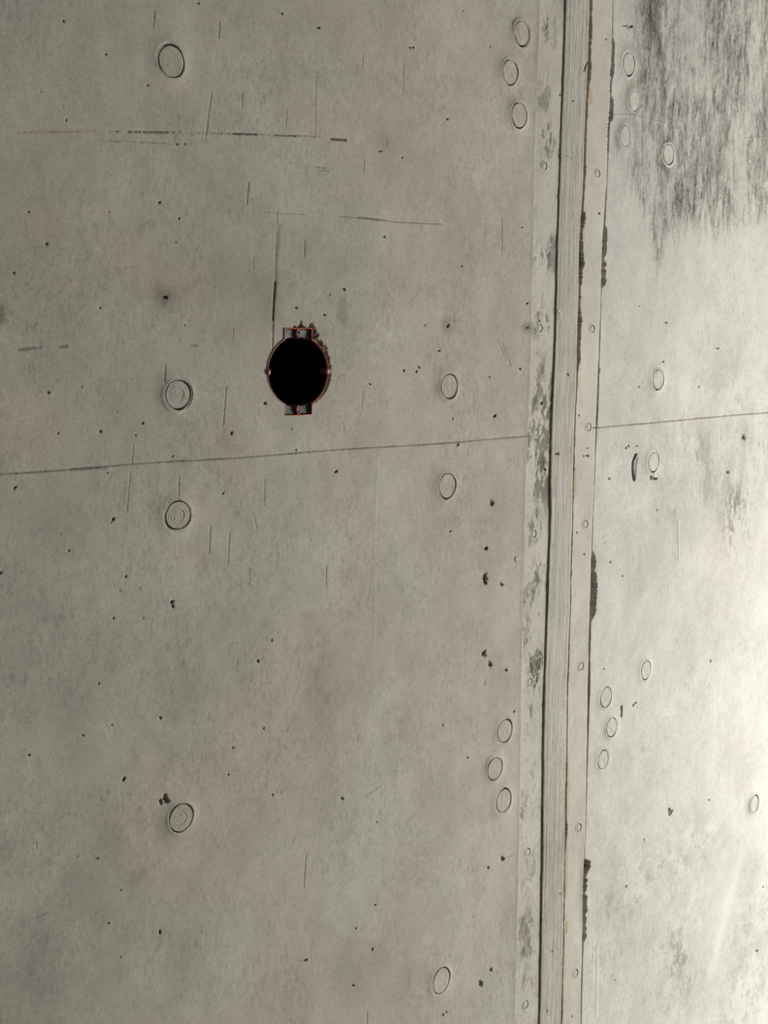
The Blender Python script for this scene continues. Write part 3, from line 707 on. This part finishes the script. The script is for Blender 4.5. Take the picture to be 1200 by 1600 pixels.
box('ceiling', XL, 3.2, -3.0, 0.25, ZT+0.001, ZT+0.12, M_core, 'rough dark grey concrete ceiling above the wall, added out of view to block overhead light', 'ceiling')  # unseen, added to block ambient light and darken the wall top

# ------------------------------------------------------------------ plugs
def plug_mesh(a, b_, style, seed):
    """a cast plug: face with faint rings, open crease round it, thin lip; lies in the xz plane facing -y"""
    g = np.random.default_rng(seed); nt = 96
    th = np.linspace(0, 2*math.pi, nt, endpoint=False)
    ph = g.uniform(0, 6.28, 6)
    wob = 1 + 0.006*np.sin(2*th+ph[0]) + 0.006*np.sin(3*th+ph[1]) + 0.006*np.sin(7*th+ph[2]) + 0.004*np.sin(13*th+ph[3])
    gap = 0.115*(0.75 + 0.35*np.sin(th+ph[4]) + 0.35*np.sin(3*th+ph[5])); gap = np.clip(gap, 0.055, 0.17)
    if style == 3: gap = gap*0.6
    rad = list(np.linspace(0.02, 0.9, 30)) + [0.93, 0.955]
    rows = []
    for r0 in rad:
        z = np.zeros(nt)
        if style >= 1 and style < 3:
            amp = 0.13e-3 if style == 2 else 0.09e-3
            z = z + amp*np.cos(r0*(26 if style == 2 else 30) + 0.9*np.sin(2*th+ph[1]) + 0.6*np.sin(3*th+ph[2]))*(0.5+0.5*np.sin(th*2+ph[3])*0.8)*(r0 > 0.12)
            if style == 2: z = z + 0.25e-3*np.exp(-((r0-0.55)/0.05)**2) - 0.25e-3*np.exp(-((r0-0.48)/0.03)**2)
        z = z + 0.12e-3*g.standard_normal()*0 + 0.10e-3*np.sin(3*th+ph[0]+r0*5)*r0
        for q in range(3):
            cth = ph[q]; cr = 0.3+0.15*q
            d2 = (r0*np.cos(th)-cr*math.cos(cth))**2 + (r0*np.sin(th)-cr*math.sin(cth))**2
            z = z - 0.3e-3*np.exp(-d2/0.004)
        rows.append((r0*wob, z + 0.1e-3))
    rows.append((0.975*wob, np.full(nt, -0.1e-3)))
    rows.append((0.985*wob, np.full(nt, -2.6e-3)))
    rows.append((0.985*wob+gap, np.full(nt, -2.6e-3)))
    lip = 0.30e-3*(0.6+0.4*np.sin(th*2+ph[2]))
    rows.append((0.990*wob+gap, lip*0.3))
    rows.append((1.02*wob+gap, lip))
    rows.append((1.10*wob+gap, lip*0.2-0.05e-3))
    rows.append((1.20*wob+gap, np.full(nt, -0.26e-3)))
    rows.append((1.32*wob+gap, np.full(nt, -0.65e-3)))
    V = [(0, -0.1e-3, 0)]
    for rr, z in rows:
        for k in range(nt): V.append((a*rr[k]*math.cos(th[k]), -z[k], b_*rr[k]*math.sin(th[k])))
    F = [(0, 1+k, 1+(k+1) % nt) for k in range(nt)]
    for q in range(len(rows)-1):
        s0 = 1+q*nt; s1 = s0+nt
        for k in range(nt):
            k2 = (k+1) % nt; F.append((s0+k, s1+k, s1+k2, s0+k2))
    return V, F
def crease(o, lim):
    # shade at the bottom of the crease, painted in as dark colour
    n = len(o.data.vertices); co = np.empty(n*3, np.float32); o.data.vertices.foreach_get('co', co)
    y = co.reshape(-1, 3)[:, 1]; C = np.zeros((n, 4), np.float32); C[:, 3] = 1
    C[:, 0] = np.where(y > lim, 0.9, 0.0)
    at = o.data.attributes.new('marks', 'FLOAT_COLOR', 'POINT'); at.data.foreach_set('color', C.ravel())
def surf_at(X, Z):
    X = np.array([X]); Z = np.array([Z])
    return float(undul(X, Z)[0])
for i, (X, Z, a, b_, st, lab, grp) in enumerate(PL):
    V, F = plug_mesh(a, b_, st, 100+i)
    right = grp == GR
    hb = surf_at(X+5 if right else X, Z)
    if right: hb += 0.12e-3*float(N(4, np.array([X*2.2]), np.array([Z*1.1]))[0])
    o = link_mesh('concrete_plug', V, F, M_plug2 if right else M_plug, loc=(X, -hb-1.05e-3, Z))
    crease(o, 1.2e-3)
    tag(o, lab, 'plug', grp)

# ------------------------------------------------------------------ small nail marks set in the strips (parts of the strips)
def nail_mesh(a, b_, seed):
    g = np.random.default_rng(seed); nt = 32; th = np.linspace(0, 2*math.pi, nt, endpoint=False); ph = g.uniform(-0.5, 0.5)
    rows = []
    gap = np.clip(0.14+0.36*np.cos(th-ph), 0.04, 0.5)       # crescent-shaped crease on the right
    for r0, z in ((0.35, 0.3e-3), (0.75, 0.25e-3), (0.9, 0.0)): rows.append((np.full(nt, r0)-gap*0.3*r0, np.full(nt, z)))
    rows.append((0.95-gap*0.4, np.full(nt, -1.6e-3))); rows.append((0.95+gap*0.3, np.full(nt, -1.6e-3)))
    rows.append((1.0+gap*0.35, np.full(nt, 0.25e-3))); rows.append((1.22+gap*0.35, np.full(nt, 0.0))); rows.append((1.5+gap*0.35, np.full(nt, -0.5e-3)))
    V = [(0, -0.3e-3, 0)]
    for rr, z in rows:
        for k in range(nt): V.append((a*rr[k]*math.cos(th[k]), -z[k], b_*rr[k]*math.sin(th[k])))
    F = [(0, 1+k, 1+(k+1) % nt) for k in range(nt)]
    for q in range(len(rows)-1):
        s0 = 1+q*nt; s1 = s0+nt
        for k in range(nt):
            k2 = (k+1) % nt; F.append((s0+k, s1+k, s1+k2, s0+k2))
    return V, F
NAILS = [(x, y, b1 if x < 870 else b3) for x, y in NAILPX]
for i, (x, y, par) in enumerate(NAILS):
    X, Z = p2w(x, y); sx, sz = scale(x, y)
    V, F = nail_mesh(3.6*sx, 6.2*sz, 300+i)
    ys = -(surf_at(float(X), float(Z)) + (-0.0009 if par is b1 else 0.0004)) - 0.25e-3
    o = link_mesh('nail_head', V, F, M_band if par is b1 else M_strip, parent=par, loc=(float(X), ys, float(Z)))
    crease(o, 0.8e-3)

# ------------------------------------------------------------------ flush electrical box in the wall
E = bpy.data.objects.new('electrical_box', None); S.collection.objects.link(E); E.location = (SX, 0, SZ); E.empty_display_size = 0.02
tag(E, 'round flush electrical box with red rim and two lugs, open and black inside', 'electrical box')
hs = surf_at(SX, SZ)
def ring(rows, closed_back=False):
    n = len(rows[0][0]); V = []; F = []
    for pts, y in rows: V += [(p[0], y, p[1]) for p in pts]
    for q in range(len(rows)-1):
        for k in range(n): k2 = (k+1) % n; F.append((q*n+k, q*n+k2, (q+1)*n+k2, (q+1)*n+k))
    if closed_back: F.append(tuple(range((len(rows)-1)*n, len(rows)*n)))
    return V, F
y0 = -hs
V, F = ring([(outline(0.0011), y0+0.0030), (outline(0.0011), y0+0.0001), (outline(0.0008), y0-0.0003), (outline(0.0003), y0-0.0002), (outline(0.0000), y0+0.0004), (outline(0.0000), y0+0.0022)])
link_mesh('rim', V, F, M_orange, parent=E)
V, F = ring([(outline(0.0002), y0+0.0021), (outline(0.0000), y0+0.0022), (outline(0.0000), y0+0.058)], True)
link_mesh('inner_shell', V, F, M_black, parent=E)
def block(x0, x1, ya, yb, z0, z1, bev=0.0006):
    V = []; F = []
    prof = [(0, yb), (0, ya+bev), (bev, ya)]
    rows = []
    for ins, y in prof: rows.append(([(x0+ins, z0+ins), (x1-ins, z0+ins), (x1-ins, z1-ins), (x0+ins, z1-ins)], y))
    return ring(rows, True)
def lug_plate(sgn):
    """plate filling the lug, its inner edge cut to the curve of the box"""
    n = 24; w = EW-0.0009; out = (ET if sgn > 0 else EBt)-0.0009
    V = []; F = []
    for k in range(n+1):
        x = -w+2*w*k/n; zi = SB*0.985*math.sqrt(1-(x/SA)**2)
        for z, y in ((zi, y0+0.012), (zi, y0+0.0034), (zi+0.0006, y0+0.0028), (out, y0+0.0022), (out, y0+0.012)): V.append((x, y, sgn*z))
    for k in range(n):
        for j in range(4): F.append((k*5+j, k*5+j+1, (k+1)*5+j+1, (k+1)*5+j))
    return V, F
for sgn in (1, -1):
    V, F = lug_plate(sgn); link_mesh('mounting_lug', V, F, M_ear, parent=E, smooth=False)
    # screw dome between the halves of the lug: a half-round post with a slotted screw
    zc = sgn*(SB+0.0028); rp = 0.0032; n = 28; V = []; F = []
    rows = []
    for rr, y in ((rp, y0+0.010), (rp, y0+0.0008), (rp*0.9, y0+0.0001), (rp*0.62, y0-0.0001), (rp*0.55, y0+0.0014)):
        rows.append(([(rr*0.85*math.cos(2*math.pi*k/n), zc+rr*1.5*math.sin(2*math.pi*k/n)) for k in range(n)], y))
    V, F = ring(rows, True)
    po = link_mesh('screw_post', V, F, M_post, parent=E)
    n = 20; rows = []
    for rr, y in ((0.0017, y0+0.002), (0.0017, y0+0.0007), (0.0013, y0+0.0003)):
        rows.append(([(rr*math.cos(2*math.pi*k/n), zc-sgn*0.0006+rr*math.sin(2*math.pi*k/n)) for k in range(n)], y))
    V, F = ring(rows, True); link_mesh('screw', V, F, M_metal, parent=po)
for sgn in (-1, 1):                    # side clips
    n = 20; rows = []; cx = sgn*(SA-0.0003)
    for rr, y in ((0.0034, y0+0.008), (0.0034, y0-0.0002), (0.0027, y0-0.0009), (0.0012, y0-0.0011)):
        rows.append(([(cx+rr*(1.0 if sgn > 0 else 0.75)*math.cos(2*math.pi*k/n), 0.0004+rr*math.sin(2*math.pi*k/n)) for k in range(n)], y))
    V, F = ring(rows, True); link_mesh('side_clip', V, F, M_post, parent=E)
